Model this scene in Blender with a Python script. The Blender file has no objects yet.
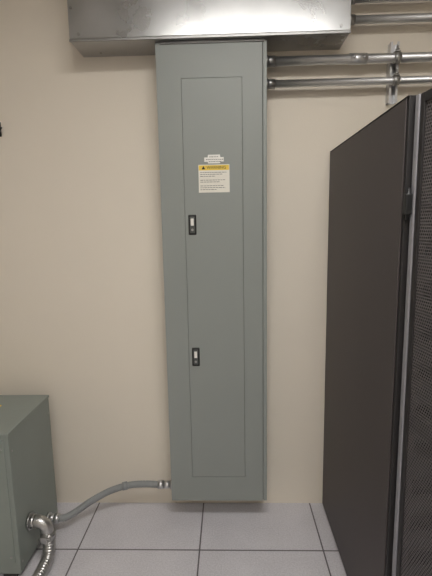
import bpy, bmesh, math, random
from mathutils import Vector, Matrix
random.seed(4)
scene=bpy.context.scene
try:
    scene.view_settings.view_transform='Standard'
except Exception: pass

# ---------------------------------------------------------------- materials
def srgb(c):
    return tuple(((v/255)/12.92 if v/255<=0.04045 else (((v/255)+0.055)/1.055)**2.4) for v in c)+(1,)
def mat(name,rgb,rough=.5,metal=0,var=0.0,scale=20,bump=0.0,bscale=200,spec=.5,coords='Object',rvar=0.0):
    m=bpy.data.materials.new(name); m.use_nodes=True
    nt=m.node_tree; b=nt.nodes['Principled BSDF']
    c=srgb(rgb)
    b.inputs['Base Color'].default_value=c
    b.inputs['Roughness'].default_value=rough
    b.inputs['Metallic'].default_value=metal
    b.inputs['Specular IOR Level'].default_value=spec
    tc=nt.nodes.new('ShaderNodeTexCoord')
    n=nt.nodes.new('ShaderNodeTexNoise'); n.inputs['Scale'].default_value=scale; n.inputs['Detail'].default_value=4
    nt.links.new(tc.outputs[coords],n.inputs['Vector'])
    r=nt.nodes.new('ShaderNodeValToRGB')
    lo=tuple(max(0,x*(1-var)) for x in c[:3])+(1,); hi=tuple(min(1,x*(1+var)) for x in c[:3])+(1,)
    r.color_ramp.elements[0].position=.3; r.color_ramp.elements[0].color=lo
    r.color_ramp.elements[1].position=.7; r.color_ramp.elements[1].color=hi
    nt.links.new(n.outputs['Fac'],r.inputs['Fac'])
    nt.links.new(r.outputs['Color'],b.inputs['Base Color'])
    if rvar:
        mr=nt.nodes.new('ShaderNodeMapRange'); mr.inputs['To Min'].default_value=rough-rvar; mr.inputs['To Max'].default_value=rough+rvar
        mr.inputs['From Min'].default_value=.3; mr.inputs['From Max'].default_value=.7
        nt.links.new(n.outputs['Fac'],mr.inputs['Value']); nt.links.new(mr.outputs['Result'],b.inputs['Roughness'])
    if bump:
        n2=nt.nodes.new('ShaderNodeTexNoise'); n2.inputs['Scale'].default_value=bscale; n2.inputs['Detail'].default_value=3
        nt.links.new(tc.outputs[coords],n2.inputs['Vector'])
        bp=nt.nodes.new('ShaderNodeBump'); bp.inputs['Strength'].default_value=bump; bp.inputs['Distance'].default_value=.002
        nt.links.new(n2.outputs['Fac'],bp.inputs['Height']); nt.links.new(bp.outputs['Normal'],b.inputs['Normal'])
    return m
M={}
M['wall']=mat('painted_wall_cream',(226,218,205),.75,0,.015,3,.25,120,.2)
M['ceil']=mat('ceiling_white',(225,222,215),.9,0,.02,30)
M['panel']=mat('panel_grey_enamel',(142,147,144),.40,0,.02,2,.05,300,.4)
M['trans']=mat('transformer_enamel',(134,141,136),.5,0,.03,5,.1,200,.4)
M['gap']=mat('dark_gap',(60,63,61),.9)
M['galv']=mat('galvanised_sheet',(176,177,178),.30,1,.10,5,.06,12,rvar=.05)
M['galvlip']=mat('galvanised_lip',(150,150,150),.4,1,.08,20)
M['pipe']=mat('emt_conduit_steel',(206,207,209),.42,1,.05,20)
M['flex']=mat('liquidtight_grey',(140,143,144),.5,0,.06,40)
M['alu']=mat('flex_aluminium',(190,190,190),.34,1,.08,60)
M['rack']=mat('rack_side_powdercoat',(74,68,68),.5,0,.10,160,.25,500,.35)
M['rackf']=mat('rack_frame_black',(34,32,33),.5,0,.05,60)
M['strip']=mat('rack_door_edge',(150,150,156),.35,.4,.05,60)
M['white']=mat('label_white',(232,231,226),.6,0,.02,60)
M['cream']=mat('label_cream',(228,225,215),.6,0,.02,60)
M['yellow']=mat('label_yellow',(232,200,80),.6,0,.03,60)
M['black']=mat('black_plastic',(24,25,26),.45,0,.05,60)
M['ink']=mat('print_ink',(95,92,88),.8)
M['screw']=mat('screw_zinc',(160,160,158),.4,.8,.05,60)
M['latch']=mat('latch_face',(84,88,87),.35,.2,.03,60)

def light_mat():
    m=bpy.data.materials.new('lamp_diffuser'); m.use_nodes=True
    b=m.node_tree.nodes['Principled BSDF']
    b.inputs['Base Color'].default_value=(.9,.9,.88,1)
    b.inputs['Emission Color'].default_value=(1,.97,.925,1); b.inputs['Emission Strength'].default_value=LIGHT
    return m

def floor_mat():
    m=bpy.data.materials.new('raised_floor_tiles'); m.use_nodes=True
    nt=m.node_tree; b=nt.nodes['Principled BSDF']; L=nt.links
    tc=nt.nodes.new('ShaderNodeTexCoord'); s=nt.nodes.new('ShaderNodeSeparateXYZ'); L.new(tc.outputs['Object'],s.inputs[0])
    def mth(op,a,bv=None):
        n=nt.nodes.new('ShaderNodeMath'); n.operation=op
        if hasattr(a,'links'): L.new(a,n.inputs[0])
        else: n.inputs[0].default_value=a
        if bv is not None:
            if hasattr(bv,'links'): L.new(bv,n.inputs[1])
            else: n.inputs[1].default_value=bv
        return n.outputs[0]
    P=.605
    def line(o,off):
        a=mth('ADD',o,-off+P*20+P/2); a=mth('MODULO',a,P); a=mth('SUBTRACT',a,P/2); a=mth('ABSOLUTE',a)
        return a
    dx=line(s.outputs['X'],-.162); dy=line(s.outputs['Y'],-.352)
    d=mth('MINIMUM',dx,dy)
    g=mth('LESS_THAN',d,.0036)
    n=nt.nodes.new('ShaderNodeTexNoise'); n.inputs['Scale'].default_value=140; n.inputs['Detail'].default_value=5; L.new(tc.outputs['Object'],n.inputs['Vector'])
    n3=nt.nodes.new('ShaderNodeTexNoise'); n3.inputs['Scale'].default_value=4; n3.inputs['Detail'].default_value=3; L.new(tc.outputs['Object'],n3.inputs['Vector'])
    mixf=mth('ADD',mth('MULTIPLY',n.outputs['Fac'],.7),mth('MULTIPLY',n3.outputs['Fac'],.3))
    r=nt.nodes.new('ShaderNodeValToRGB'); e=r.color_ramp.elements
    e[0].position=.36; e[0].color=srgb((190,188,194)); e[1].position=.62; e[1].color=srgb((211,209,215))
    L.new(mixf,r.inputs['Fac'])
    mx=nt.nodes.new('ShaderNodeMix'); mx.data_type='RGBA'
    L.new(g,mx.inputs[0]); L.new(r.outputs['Color'],mx.inputs[6]); mx.inputs[7].default_value=srgb((98,94,98))
    L.new(mx.outputs[2],b.inputs['Base Color'])
    b.inputs['Roughness'].default_value=.4
    bp=nt.nodes.new('ShaderNodeBump'); bp.inputs['Distance'].default_value=.002; bp.inputs['Strength'].default_value=.5; bp.invert=True
    L.new(g,bp.inputs['Height']); L.new(bp.outputs['Normal'],b.inputs['Normal'])
    return m
M['floor']=floor_mat()

def mesh_mat():
    m=bpy.data.materials.new('perforated_steel'); m.use_nodes=True
    nt=m.node_tree; b=nt.nodes['Principled BSDF']; L=nt.links
    b.inputs['Base Color'].default_value=srgb((100,96,97)); b.inputs['Roughness'].default_value=.5; b.inputs['Metallic'].default_value=.2
    tc=nt.nodes.new('ShaderNodeTexCoord'); s=nt.nodes.new('ShaderNodeSeparateXYZ'); L.new(tc.outputs['Object'],s.inputs[0])
    def mth(op,a,bv=0.0):
        n=nt.nodes.new('ShaderNodeMath'); n.operation=op
        for i,v in enumerate((a,bv)):
            if hasattr(v,'links'): L.new(v,n.inputs[i])
            else: n.inputs[i].default_value=v
        return n.outputs[0]
    P=.009
    row=mth('FLOOR',mth('DIVIDE',s.outputs['Z'],P))
    odd=mth('MULTIPLY',mth('MODULO',mth('ADD',row,1000),2),P/2)
    u=mth('SUBTRACT',mth('MODULO',mth('ADD',mth('ADD',s.outputs['X'],P*200),odd),P),P/2)
    v=mth('SUBTRACT',mth('MODULO',mth('ADD',s.outputs['Z'],P*400),P),P/2)
    d=mth('SQRT',mth('ADD',mth('MULTIPLY',u,u),mth('MULTIPLY',v,v)))
    solid=mth('GREATER_THAN',d,.0031)
    L.new(solid,b.inputs['Alpha'])
    return m
M['mesh']=mesh_mat()

# ---------------------------------------------------------------- geometry helpers
def empty(name,loc=(0,0,0),rot=0):
    e=bpy.data.objects.new(name,None); scene.collection.objects.link(e); e.location=loc; e.rotation_euler=(0,0,rot); e.empty_display_size=.1
    return e
def finish(bm,name,m,parent=None,smooth=False):
    me=bpy.data.meshes.new(name); bm.normal_update(); bm.to_mesh(me); bm.free()
    o=bpy.data.objects.new(name,me); scene.collection.objects.link(o)
    for x in (m if isinstance(m,list) else [m]): me.materials.append(x)
    if smooth:
        for p in me.polygons: p.use_smooth=True
    if parent: o.parent=parent
    return o
def add_box(bm,lo,hi,bev=0,mi=0):
    r=bmesh.ops.create_cube(bm,size=1); vs=r['verts']
    for v in vs:
        v.co=Vector([lo[i]+(v.co[i]+.5)*(hi[i]-lo[i]) for i in range(3)])
    fs=list({f for v in vs for f in v.link_faces})
    for f in fs: f.material_index=mi
    if bev:
        es=list({e for v in vs for e in v.link_edges})
        bmesh.ops.bevel(bm,geom=es,offset=bev,segments=2,profile=.5,affect='EDGES')
def box(name,lo,hi,m,parent=None,bev=0):
    bm=bmesh.new(); add_box(bm,lo,hi,bev); return finish(bm,name,m,parent)
def boxes(name,lst,m,parent=None,bev=0):
    bm=bmesh.new()
    for lo,hi in lst: add_box(bm,lo,hi,bev)
    return finish(bm,name,m,parent)
def cyl_into(bm,a,b,r,seg=20,r2=None):
    a=Vector(a); b=Vector(b); d=b-a
    q=d.to_track_quat('Z','Y').to_matrix().to_4x4()
    bmesh.ops.create_cone(bm,cap_ends=True,segments=seg,radius1=r,radius2=r if r2 is None else r2,depth=d.length,matrix=Matrix.Translation((a+b)/2)@q)
def cyls(name,lst,m,parent=None,seg=20):
    bm=bmesh.new()
    for c in lst: cyl_into(bm,*c[:3],seg=seg)
    o=finish(bm,name,m,parent)
    for p in o.data.polygons: p.use_smooth=len(p.vertices)==4
    return o
def catmull(pts,n):
    P=[Vector(p) for p in pts]; P=[P[0]*2-P[1]]+P+[P[-1]*2-P[-2]]; out=[]
    for i in range(1,len(P)-2):
        for k in range(n):
            t=k/n; a,b,c,d=P[i-1:i+3]
            out.append(.5*((2*b)+(c-a)*t+(2*a-5*b+4*c-d)*t*t+(3*b-a-3*c+d)*t**3))
    out.append(P[-2]); return out
def sweep(name,pts,rad,m,parent=None,seg=16,n=24,ridge=0,pitch=.01):
    path=catmull(pts,n)
    if ridge:   # resample uniformly at pitch/4
        L=[0]
        for i in range(1,len(path)): L.append(L[-1]+(path[i]-path[i-1]).length)
        N=int(L[-1]/(pitch/4)); new=[]; j=0
        for k in range(N+1):
            s=L[-1]*k/N
            while j<len(L)-2 and L[j+1]<s: j+=1
            t=(s-L[j])/max(1e-9,L[j+1]-L[j]); new.append(path[j].lerp(path[j+1],min(1,t)))
        path=new
    bm=bmesh.new(); rings=[]; up=Vector((0,.3,1)).normalized()
    for i,p in enumerate(path):
        t=(path[min(i+1,len(path)-1)]-path[max(i-1,0)]).normalized()
        s=t.cross(up); 
        if s.length<.05: s=t.cross(Vector((1,0,0)))
        s.normalize(); u2=s.cross(t).normalized(); up=u2
        r=rad+(ridge*math.cos(i*math.pi/2) if ridge else 0)
        rings.append([bm.verts.new(p+s*r*math.cos(a)+u2*r*math.sin(a)) for a in [2*math.pi*k/seg for k in range(seg)]])
    for a,b in zip(rings,rings[1:]):
        for k in range(seg): bm.faces.new((a[k],a[(k+1)%seg],b[(k+1)%seg],b[k]))
    bm.faces.new(rings[0]); bm.faces.new(rings[-1][::-1])
    bmesh.ops.recalc_face_normals(bm,faces=bm.faces)
    return finish(bm,name,m,parent,True)
def text(name,s,size,loc,m,parent=None,rot=(math.pi/2,0,0)):
    c=bpy.data.curves.new(name,'FONT'); c.body=s; c.size=size; c.align_x='CENTER'; c.align_y='CENTER'; c.extrude=.0002
    o=bpy.data.objects.new(name,c); scene.collection.objects.link(o); o.location=loc; o.rotation_euler=rot
    o.data.materials.append(m)
    bpy.context.view_layer.update()
    me=bpy.data.meshes.new_from_object(o.evaluated_get(bpy.context.evaluated_depsgraph_get()))
    o2=bpy.data.objects.new(name,me); scene.collection.objects.link(o2); o2.location=loc; o2.rotation_euler=rot
    bpy.data.objects.remove(o)
    if parent: o2.parent=parent
    return o2

# ---------------------------------------------------------------- room
X0,X1,Y1,H=-2.6,2.6,-4.6,3.0
box('wall_back',(X0,0,0),(X1,.1,H),M['wall'])
box('wall_left',(X0-.1,Y1-.1,0),(X0,.1,H),M['wall'])
box('wall_right',(X1,Y1-.1,0),(X1+.1,.1,H),M['wall'])
box('wall_front',(X0,Y1-.1,0),(X1,Y1,H),M['wall'])
box('floor',(X0,Y1-.1,-.05),(X1,.1,0),M['floor'])
box('ceiling',(X0,Y1-.1,H),(X1,.1,H+.05),M['ceil'])

# ---------------------------------------------------------------- ceiling lamps
LIGHT=18.5
lm=light_mat()
def lamp(x,y,w,d):
    e=empty('ceiling_light_fixture',(x,y,H))
    boxes('housing',[((-w/2-.02,-d/2-.02,-.05),(w/2+.02,-d/2,0)),((-w/2-.02,d/2,-.05),(w/2+.02,d/2+.02,0)),
                     ((-w/2-.02,-d/2,-.05),(-w/2,d/2,0)),((w/2,-d/2,-.05),(w/2+.02,d/2,0))],M['ceil'],e)
    box('diffuser',(-w/2,-d/2,-.035),(w/2,d/2,-.02),lm,e)
lamp(.2,-1.75,1.2,.5)
lamp(.2,-3.4,1.2,.5)

# ---------------------------------------------------------------- electrical panel
pn=empty('electrical_panelboard',(0,0,0))
xl,xr,zb,zt=-.321,.187,.122,2.404
F=-.15
box('enclosure_body',(xl+.006,-.132,zb+.004),(xr-.001,-.001,zt),M['panel'],pn,.002)
# cover frame around door
dl,dr,db,dt=-.206,.072,.262,2.248; g=.0016; cr=.166
boxes('cover_frame',[((xl,F,zb),(dl-g,-.132,zt)),((dr+g,F,zb),(cr,-.132,zt)),
                     ((dl-g,F,dt+g),(dr+g,-.132,zt)),((dl-g,F,zb),(dr+g,-.132,db-g))],M['panel'],pn)
box('door_seam',(dl-g,-.140,db-g),(dr+g,-.1325,dt+g),M['gap'],pn)
box('door_leaf',(dl,F-.0008,db),(dr,-.1402,dt),M['panel'],pn,.001)
box('side_trim',(cr+.0025,F+.0005,zb),(xr,-.131,zt),M['panel'],pn,.002)
box('trim_seam',(cr,-.141,zb+.001),(cr+.0026,-.131,zt),M['gap'],pn)
box('top_collar',(xl+.02,F-.006,2.396),(xr-.01,-.02,2.407),M['galvlip'],pn,.002)
for i,z in enumerate((1.583,.922)):
    x=-.172
    box('latch_surround_%d'%(i+1),(x-.019,F-.007,z-.048),(x+.019,F,z+.048),M['black'],pn,.004)
    box('latch_face_%d'%(i+1),(x-.0115,F-.0085,z-.039),(x+.0115,F-.006,z+.039),M['latch'],pn,.002)
    box('latch_tab_%d'%(i+1),(x-.0075,F-.0115,z-.004),(x+.0075,F-.008,z+.03),M['white'],pn,.0015)
    cyls('latch_lock_%d'%(i+1),[((x,F-.008,z-.024),(x,F-.0105,z-.024),.006)],M['screw'],pn)
# labels
lx0,lx1,lz0,lz1=-.137,.010,1.734,1.863
y=F-.0008
box('warning_label',(lx0,y-.0008,lz0),(lx1,y,lz1),M['cream'],pn)
box('warning_label_header',(lx0+.002,y-.0013,lz1-.026),(lx1-.002,y-.0007,lz1-.003),M['yellow'],pn)
text('warning_word','WARNING',.019,((lx0+lx1)/2+.012,y-.0016,lz1-.0145),M['black'],pn)
bm=bmesh.new()
tx=lx0+.024; tz=lz1-.0145
vs=[bm.verts.new((tx+a,y-.0016,tz+b)) for a,b in ((-.009,-.007),(.009,-.007),(0,.009))]; bm.faces.new(vs)
finish(bm,'warning_triangle',M['black'],pn)
ln=[]
zz=lz1-.036
for i,w in enumerate((.95,.8,.55,0,.9,.7,0,.85,.9,.6)):
    if w:
        x=lx0+.008; end=lx0+.008+(lx1-lx0-.016)*w
        while x<end:
            q=min(end,x+random.uniform(.006,.016)); ln.append(((x,y-.0012,zz-.0012),(q,y-.0007,zz+.0012))); x=q+.003
    zz-=.0088
boxes('label_print_lines',ln,M['ink'],pn)
# small white plate (scalloped)
bm=bmesh.new(); pts=[]
cx,cz=-.062,1.888
for a,b in ((-.046,-.012),(-.030,-.012),(-.028,-.020),(.028,-.020),(.030,-.012),(.046,-.012),(.046,.008),(.030,.008),(.028,.020),(-.028,.020),(-.030,.008),(-.046,.008)):
    pts.append(bm.verts.new((cx+a,y-.001,cz+b)))
f=bm.faces.new(pts); r=bmesh.ops.extrude_face_region(bm,geom=[f]); bmesh.ops.translate(bm,vec=(0,.001,0),verts=[v for v in r['geom'] if isinstance(v,bmesh.types.BMVert)])
bmesh.ops.recalc_face_normals(bm,faces=bm.faces)
finish(bm,'identification_plate',M['white'],pn)
ln=[]
for zz,w in ((cz+.010,.044),(cz-.002,.075),(cz-.012,.05)):
    x=cx-w/2
    while x<cx+w/2:
        q=x+random.uniform(.004,.008); ln.append(((x,y-.0014,zz-.0015),(q,y-.0009,zz+.0015))); x=q+.0035
boxes('plate_print',ln,M['ink'],pn)

# ---------------------------------------------------------------- wireway trough over panel
tr=empty('galvanised_wireway_trough',(0,0,0))
bx0,bx1,by,bz0,bz1=-.70,.55,-.180,2.408,2.74
box('trough_body',(bx0,by+.004,bz0),(bx1,-.001,bz1),M['galv'],tr,.003)
box('trough_cover',(bx0-.002,by,bz0+.012),(bx1+.002,by+.004,bz1-.01),M['galv'],tr,.0015)
boxes('cover_lips',[((bx0-.003,by-.003,bz0-.001),(bx1+.003,by+.006,bz0+.010)),((bx0-.003,by-.003,bz1-.012),(bx1+.003,by+.006,bz1+.002))],M['galvlip'],tr,.001)
cyls('trough_screws',[((x,by,z),(x,by-.004,z),.007) for x in (-.66,.51) for z in (bz0+.03,bz1-.03)]+[((x,-.05,bz0),(x,-.05,bz0-.003),.006) for x in (-.6,.45)],M['screw'],tr)

# ---------------------------------------------------------------- conduits
def conduit(z,xa,xb,y=-.066,r=.021,coup=None):
    e=empty('rigid_electrical_conduit',(0,0,0))
    cyls('conduit_pipe',[((xa,y,z),(xb,y,z),r)],M['pipe'],e,28)
    cyls('connector_body',[((xa,y,z),(xa+.045,y,z),r+.004),((xa,y,z),(xa+.010,y,z),r+.008)],M['galvlip'],e,28)
    if coup:
        cyls('coupling',[((coup-.04,y,z),(coup+.04,y,z),r+.004)],M['pipe'],e,28)
        cyls('coupling_screws',[((coup+s,y-r,z),(coup+s,y-r-.012,z),.005) for s in (-.022,.022)],M['screw'],e,10)
conduit(2.340,xr+.001,2.58,coup=.62)
conduit(2.240,xr+.001,2.58,r=.017)
conduit(2.510,.554,2.58,r=.018)
conduit(2.600,.554,2.58,r=.018)
st=empty('strut_channel_support',(0,0,0))
sx=.80
boxes('strut_channel',[((sx-.02,-.003,2.15),(sx+.02,-.0005,2.42)),((sx-.02,-.041,2.15),(sx-.0175,-.003,2.42)),((sx+.0175,-.041,2.15),(sx+.02,-.003,2.42)),
   ((sx-.02,-.0435,2.15),(sx-.010,-.041,2.42)),((sx+.010,-.0435,2.15),(sx+.02,-.041,2.42))],M['pipe'],st)
for z,r in ((2.340,.021),(2.240,.017)):
    bm=bmesh.new()
    n=20; R0=r+.0005; R1=r+.004
    ring=[]
    for k in range(n+1):
        a=math.radians(-100+200*k/n); c,s=-math.cos(a),math.sin(a)
        ring.append([bm.verts.new((sx+dx,-.066+c*R,z+s*R)) for R in (R0,R1) for dx in (-.016,.016)])
    for a,b in zip(ring,ring[1:]):
        for i,j in ((0,1),(1,3),(3,2),(2,0)): bm.faces.new((a[i],a[j],b[j],b[i]))
    bm.faces.new([ring[0][i] for i in (0,1,3,2)]); bm.faces.new([ring[-1][i] for i in (0,2,3,1)])
    bmesh.ops.recalc_face_normals(bm,faces=bm.faces)
    finish(bm,'strut_clamp',M['screw'],st,True)
    box('clamp_ear',(sx-.012,-.085,z+r+.001),(sx+.012,-.044,z+r+.006),M['screw'],st)
    cyls('clamp_bolt',[((sx,-.076,z+r),(sx,-.076,z+r+.028),.005),((sx,-.076,z+r+.008),(sx,-.076,z+r+.014),.010)],M['screw'],st,8)

# ---------------------------------------------------------------- server rack
rk=empty('server_rack_cabinet',(0,0,0))
rx0,rx1,ry0,ry1,rz=.512,1.112,-.925,-.012,1.932
P=.028
boxes('frame_posts',[((a,b,.0),(a+P,b+P,rz)) for a in (rx0+.004,rx1-P-.004) for b in (ry0,ry1-P)],M['rackf'],rk,.002)
boxes('frame_rails',[((a,ry0+P,z),(a+P,ry1-P,z+.03)) for a in (rx0+.004,rx1-P-.004) for z in (.02,rz-.03)]+
      [((rx0+P+.004,b,z),(rx1-P-.004,b+P,z+.03)) for b in (ry0,ry1-P) for z in (.02,rz-.03)],M['rackf'],rk,.002)
box('side_panel_near',(rx0,ry0+.012,.012),(rx0+.004,ry1-.004,rz-.006),M['rack'],rk,.0015)
box('side_panel_far',(rx1-.004,ry0+.012,.012),(rx1,ry1-.004,rz-.006),M['rack'],rk,.0015)
box('rear_panel',(rx0+.03,ry1-.006,.03),(rx1-.03,ry1,rz-.02),M['rack'],rk,.001)
box('top_panel',(rx0,ry0,rz-.004),(rx1,ry1,rz),M['rackf'],rk,.001)
box('bottom_panel',(rx0+.03,ry0+.03,.03),(rx1-.03,ry1-.03,.035),M['rackf'],rk)
boxes('mounting_rails',[((a,b,.05),(a+.02,b+.03,rz-.04)) for a in (rx0+.06,rx1-.08) for b in (ry0+.1,ry1-.15)],M['rackf'],rk)
sv=[]
for i in range(12):
    z=.12+i*.14; sv.append(((rx0+.08,ry0+.11,z),(rx1-.08,ry1-.16,z+.086)))
boxes('equipment_units',sv,M['black'],rk,.003)
# door swung open on its left hinge
hg=empty('door_assembly',(rx0+.020,ry0-.010,0),math.radians(-80)); hg.parent=rk
W=.585; T=.028
boxes('door_edge_strip',[((.0,-.004,.03),(.018,T,rz-.004))],M['strip'],hg,.003)
boxes('door_frame',[((.018,0,.03),(.036,T,rz-.004)),((W-.04,0,.03),(W,T,rz-.004)),((.036,0,.03),(W-.04,T,.07)),((.036,0,rz-.03),(W-.04,T,rz-.004))],M['rackf'],hg,.002)
bm=bmesh.new(); vs=[bm.verts.new(c) for c in ((.036,.006,.07),(W-.04,.006,.07),(W-.04,.006,rz-.03),(.036,.006,rz-.03))]; bm.faces.new(vs)
finish(bm,'door_mesh',M['mesh'],hg)
box('door_backing_brace',(.036,.02,.95),(W-.04,.026,.99),M['rackf'],hg)
for i,z in enumerate((1.63,.28)):
    boxes('hinge_%d'%(i+1),[((rx0-.001,ry0-.022,z-.03),(rx0+.02,ry0+.003,z+.03))],M['black'],rk,.004)
    cyls('hinge_pin_%d'%(i+1),[((rx0+.008,ry0-.016,z-.045),(rx0+.008,ry0-.016,z+.045),.006)],M['black'],rk)

# ---------------------------------------------------------------- transformer
tf=empty('dry_type_transformer',(0,0,0))
tx0,tx1,ty0,ty1,tz=-1.50,-.958,-.535,-.125,.712
box('transformer_body',(tx0,ty0,.03),(tx1,ty1,tz-.012),M['trans'],tf,.004)
box('transformer_lid',(tx0-.003,ty0-.006,tz-.014),(tx1+.003,ty1+.004,tz),M['trans'],tf,.003)
boxes('transformer_feet',[((a,ty0+.01,0),(a+.06,ty1-.01,.03)) for a in (tx0+.03,tx1-.09)],M['rackf'],tf)
box('front_cover',(tx0+.02,ty0-.005,.09),(tx1-.02,ty0,tz-.03),M['trans'],tf,.002)
cyls('cover_screws',[((tx1,y,z),(tx1+.002,y,z),.005) for y in (ty0+.02,ty1-.02) for z in (.08,.62)]+[((tx1-.035,ty0-.005,z),(tx1-.035,ty0-.008,z),.006) for z in (.12,.64)],M['screw'],tf,10)
box('caution_sticker',(tx1-.29,-.29,tz),(tx1-.180,-.25,tz+.0008),M['yellow'],tf)
fa=tx1+.0045
# ---------------------------------------------------------------- grey flexible conduit panel -> transformer
fx=empty('liquidtight_flexible_conduit',(0,0,0))
ya=-.085
pth=[(-.40,ya,.172),(-.47,ya,.175),(-.56,ya-.005,.172),(-.66,ya-.02,.150),(-.76,ya-.06,.115),(-.83,-.19,.085),(-.87,-.235,.085),(-.905,-.25,.092)]
sweep('flexible_conduit_hose',pth,.0175,M['flex'],fx,18,20,ridge=.0009,pitch=.008)
cyls('panel_fitting',[((xl+.005,ya,.172),(-.335,ya,.172),.025),((-.335,ya,.172),(-.375,ya,.172),.020),((-.375,ya,.172),(-.405,ya,.172),.022)],M['pipe'],fx,24)
cyls('transformer_fitting',[((fa,-.25,.092),(-.944,-.25,.092),.028),((-.944,-.25,.092),(-.92,-.25,.092),.021),((-.92,-.25,.092),(-.895,-.249,.090),.025)],M['pipe'],fx,24)
cyls('mid_clamp',[((-.575,ya-.006,.1705),(-.60,ya-.009,.1665),.0215)],M['flex'],fx,24)

# ---------------------------------------------------------------- metal flex conduit with elbow
mf=empty('metal_flexible_conduit',(0,0,0))
ey,ez=-.43,.215
cyls('elbow_locknut',[((fa,ey,ez),(tx1+.012,ey,ez),.040),((tx1+.012,ey,ez),(tx1+.03,ey,ez),.032)],M['alu'],mf,8)
sweep('elbow_body',[(tx1+.03,ey,ez),(tx1+.055,ey,ez-.004),(tx1+.078,ey,ez-.025),(tx1+.085,ey,ez-.06)],.029,M['alu'],mf,20,8)
cyls('elbow_collar',[((tx1+.085,ey,ez-.055),(tx1+.085,ey,ez-.085),.036)],M['alu'],mf,24)
boxes('elbow_clamp_lug',[((tx1+.07,ey-.048,ez-.08),(tx1+.10,ey-.02,ez-.05))],M['alu'],mf,.003)
cyls('elbow_clamp_screw',[((tx1+.06,ey-.04,ez-.065),(tx1+.115,ey-.04,ez-.065),.005)],M['screw'],mf,10)
sweep('flex_hose',[(tx1+.085,ey,ez-.07),(tx1+.088,ey-.002,ez-.12),(tx1+.088,ey-.02,ez-.17),(tx1+.088,ey-.07,.034),(tx1+.085,ey-.15,.0305),(tx1+.07,ey-.25,.0305)],.027,M['alu'],mf,20,20,ridge=.003,pitch=.014)

# small dark hook on the wall at far left
hk=empty('wall_hook',(0,0,0))
box('hook_plate',(-1.19,-.006,2.045),(-1.145,-.0005,2.115),M['black'],hk,.002)
sweep('hook_arm',[(-1.16,-.006,2.095),(-1.150,-.03,2.075),(-1.135,-.045,2.065),(-1.120,-.05,2.08)],.007,M['black'],hk,10,6)

# ---------------------------------------------------------------- world, camera
w=bpy.data.worlds.new('World'); scene.world=w; w.use_nodes=True
w.node_tree.nodes['Background'].inputs[0].default_value=(.9,.92,1,1); w.node_tree.nodes['Background'].inputs[1].default_value=.1
cd=bpy.data.cameras.new('camera'); cam=bpy.data.objects.new('camera',cd); scene.collection.objects.link(cam)
p=math.radians(8.6);yw=math.radians(1.8);r=math.radians(-1.05)
Rm=(Matrix.Rotation(yw,3,'Z')@Matrix.Rotation(math.pi/2-p,3,'X')@Matrix.Rotation(r,3,'Z')).to_4x4()
cam.matrix_world=Matrix.Translation((0,-2.18,1.58))@Rm
cd.sensor_fit='VERTICAL'; cd.sensor_height=24; cd.lens=24*416/576; cd.clip_start=.02
scene.camera=cam
